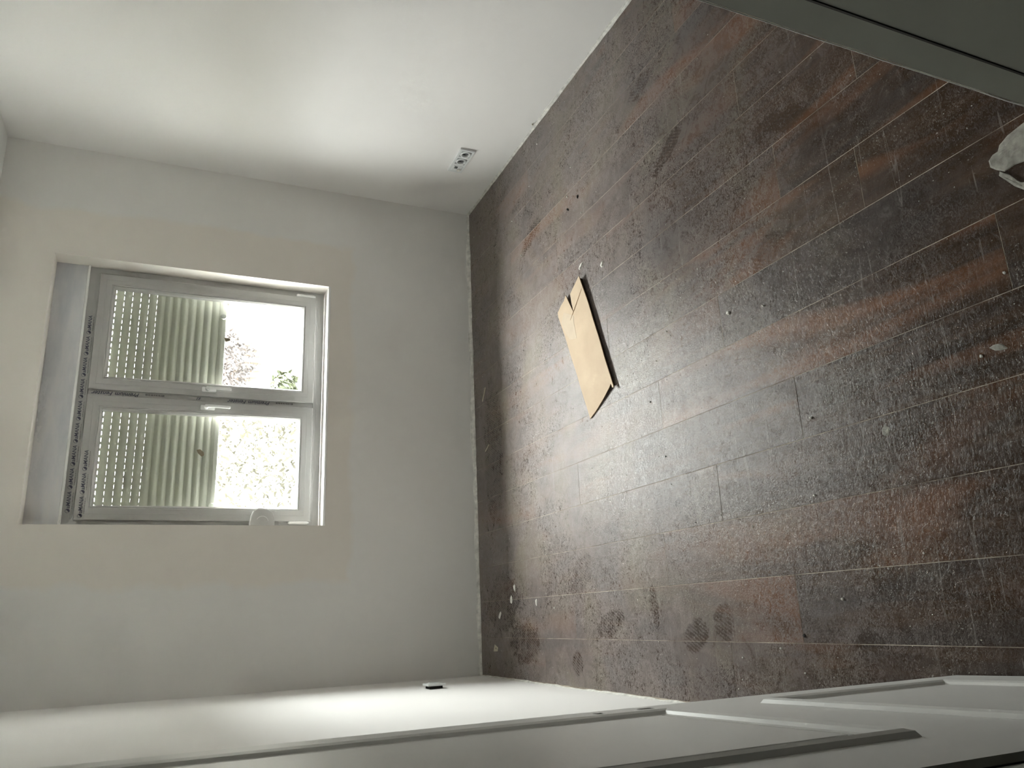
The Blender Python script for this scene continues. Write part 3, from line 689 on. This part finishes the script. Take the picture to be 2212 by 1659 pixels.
# loose grit, joined: too fine to pick apart
gm = MB(); rnd = random.Random(5)
cnt = 0
while cnt < 900:
    x, y = rnd.uniform(XL+0.03, XR-0.03), rnd.uniform(0.75, YB-0.05)
    dens = 0.12 + 0.88*max(0.0, noise.noise(Vector((x*2.6, y*2.6, 4)))*2.0)
    if rnd.random() > dens or (0.72 < x < 1.47 and 2.50 < y < 3.04): continue
    s = rnd.uniform(0.0008, 0.0022)*(1 if rnd.random() < 0.93 else 1.8); a = rnd.uniform(0, 6.28)
    c0, s0 = math.cos(a)*s, math.sin(a)*s
    gm.add([(x+c0, y+s0, 0.0003), (x-s0*0.7, y+c0*0.7, 0.0003), (x-c0, y-s0, 0.0003), (x+s0*0.6, y-c0*0.6, 0.0003), (x, y, 0.0003+s*0.9)],
           [(0,1,4),(1,2,4),(2,3,4),(3,0,4),(3,2,1,0)]); cnt += 1
gm.obj('plaster_grit', M_plaster, None, label='fine white plaster grit scattered all over the dusty floor', cat='grit', kind='stuff')
# little knot of old sealant on the right wall foot
kb = chip('sealant_knot', 0, 0, 0.006, M_sticker, 1.0, 91, 6, label='small brown knot stuck to the foot of the right wall, past the triple socket', cat='debris')
kb.location = (XR-0.006, 3.11, 0.022)

# ================================================================== GARDEN
S(MB().box(-40, 45, YB+0.26, 70, -0.6, -0.4).obj('ground', plain('pale_ground', (0.13, 0.127, 0.118), 0.95, 0.1, 0.12, 0.6)))
hs = empty('garden_wall', (6, 30, -0.4), label='long low reddish brick garden wall far outside, seen just under the shutter', cat='wall')
MB().box(-16, 14, 0, 0.3, 0, 1.25).obj('brickwork', plain('red_brick', (0.085, 0.055, 0.045), 0.9, 0.1, 0.25, 1.5), hs)
MB().box(-16.1, 14.1, -0.05, 0.35, 1.25, 1.32).obj('coping', plain('coping_stone', (0.08, 0.075, 0.07), 0.9, 0.1, 0.1, 2), hs)
def shrub(x, y, zc, rx, rz, count, size, mat, label, seed, trunk=True, rnd_=None):
    rnd = random.Random(seed); root = empty('shrub', (x, y, -0.4), label=label, cat='shrub')
    m = MB()
    for i in range(count):
        while True:
            p = Vector((rnd.uniform(-1, 1), rnd.uniform(-1, 1), rnd.uniform(-1, 1)))
            if 0.25 < p.length < 1 and noise.noise(p*2.3 + Vector((seed, 0, 0))) > -0.12: break
        c = Vector((p.x*rx, p.y*rx, zc + 0.4 + p.z*rz)); n1 = Vector((rnd.gauss(0,1), rnd.gauss(0,1), rnd.gauss(0,1))).normalized()
        u = n1.orthogonal().normalized()*size*rnd.uniform(0.6, 1.3); v = n1.cross(u).normalized()*size*0.45
        m.add([c-u, c-v*0.9, c+u, c+v], [(0, 1, 2, 3)])
    m.obj('foliage', mat, root, kind='stuff')
    if trunk:
        t = MB()
        for k in range(7):
            a = rnd.uniform(0, 6.28); r0 = 0.03; tip = Vector((math.cos(a)*rx*0.7, math.sin(a)*rx*0.7, zc + 0.4 + rz*rnd.uniform(-0.1, 0.7)))
            bs = Vector((math.cos(a)*0.08, math.sin(a)*0.08, 0)); prev = None; vs = []
            for q in range(6):
                f = q/5; c = bs.lerp(tip, f) + Vector((0, 0, 0.15*math.sin(f*3.1))); r = r0*(1-f*0.8)
                vs += [(c.x + r*math.cos(w*1.2566), c.y + r*math.sin(w*1.2566), c.z) for w in range(5)]
            t.add(vs, [(q*5+w, q*5+(w+1) % 5, (q+1)*5+(w+1) % 5, (q+1)*5+w) for q in range(5) for w in range(5)])
        t.obj('stems', M_bark, root)
    return root
ML1 = leaf_mat('pale_yellow_leaves', (0.038, 0.036, 0.028), (0.060, 0.056, 0.040))
ML2 = leaf_mat('mauve_leaves', (0.040, 0.034, 0.034), (0.060, 0.051, 0.048))
ML3 = leaf_mat('green_leaves', (0.022, 0.028, 0.014), (0.040, 0.045, 0.022))
shrub(1.25, 7.0, 0.45, 0.75, 0.85, 3600, 0.038, ML1, 'loose pale yellow-green shrub filling the left sash', 2)
shrub(1.95, 9.3, 0.85, 0.55, 0.60, 2200, 0.038, ML1, 'smaller yellow-green shrub behind, at the right of the left sash', 5)
shrub(3.10, 9.6, 1.12, 0.40, 0.42, 1900, 0.036, ML2, 'mauve-brown bushy crown on thin stems in the right sash', 9)
shrub(2.28, 7.7, 0.62, 0.17, 0.13, 260, 0.045, ML3, 'low green spiky shrub at the inner edge of the right sash', 12)
shrub(4.15, 10.0, 1.25, 0.30, 0.30, 500, 0.040, ML1, 'light twiggy shrub at the upper right of the right sash', 15)
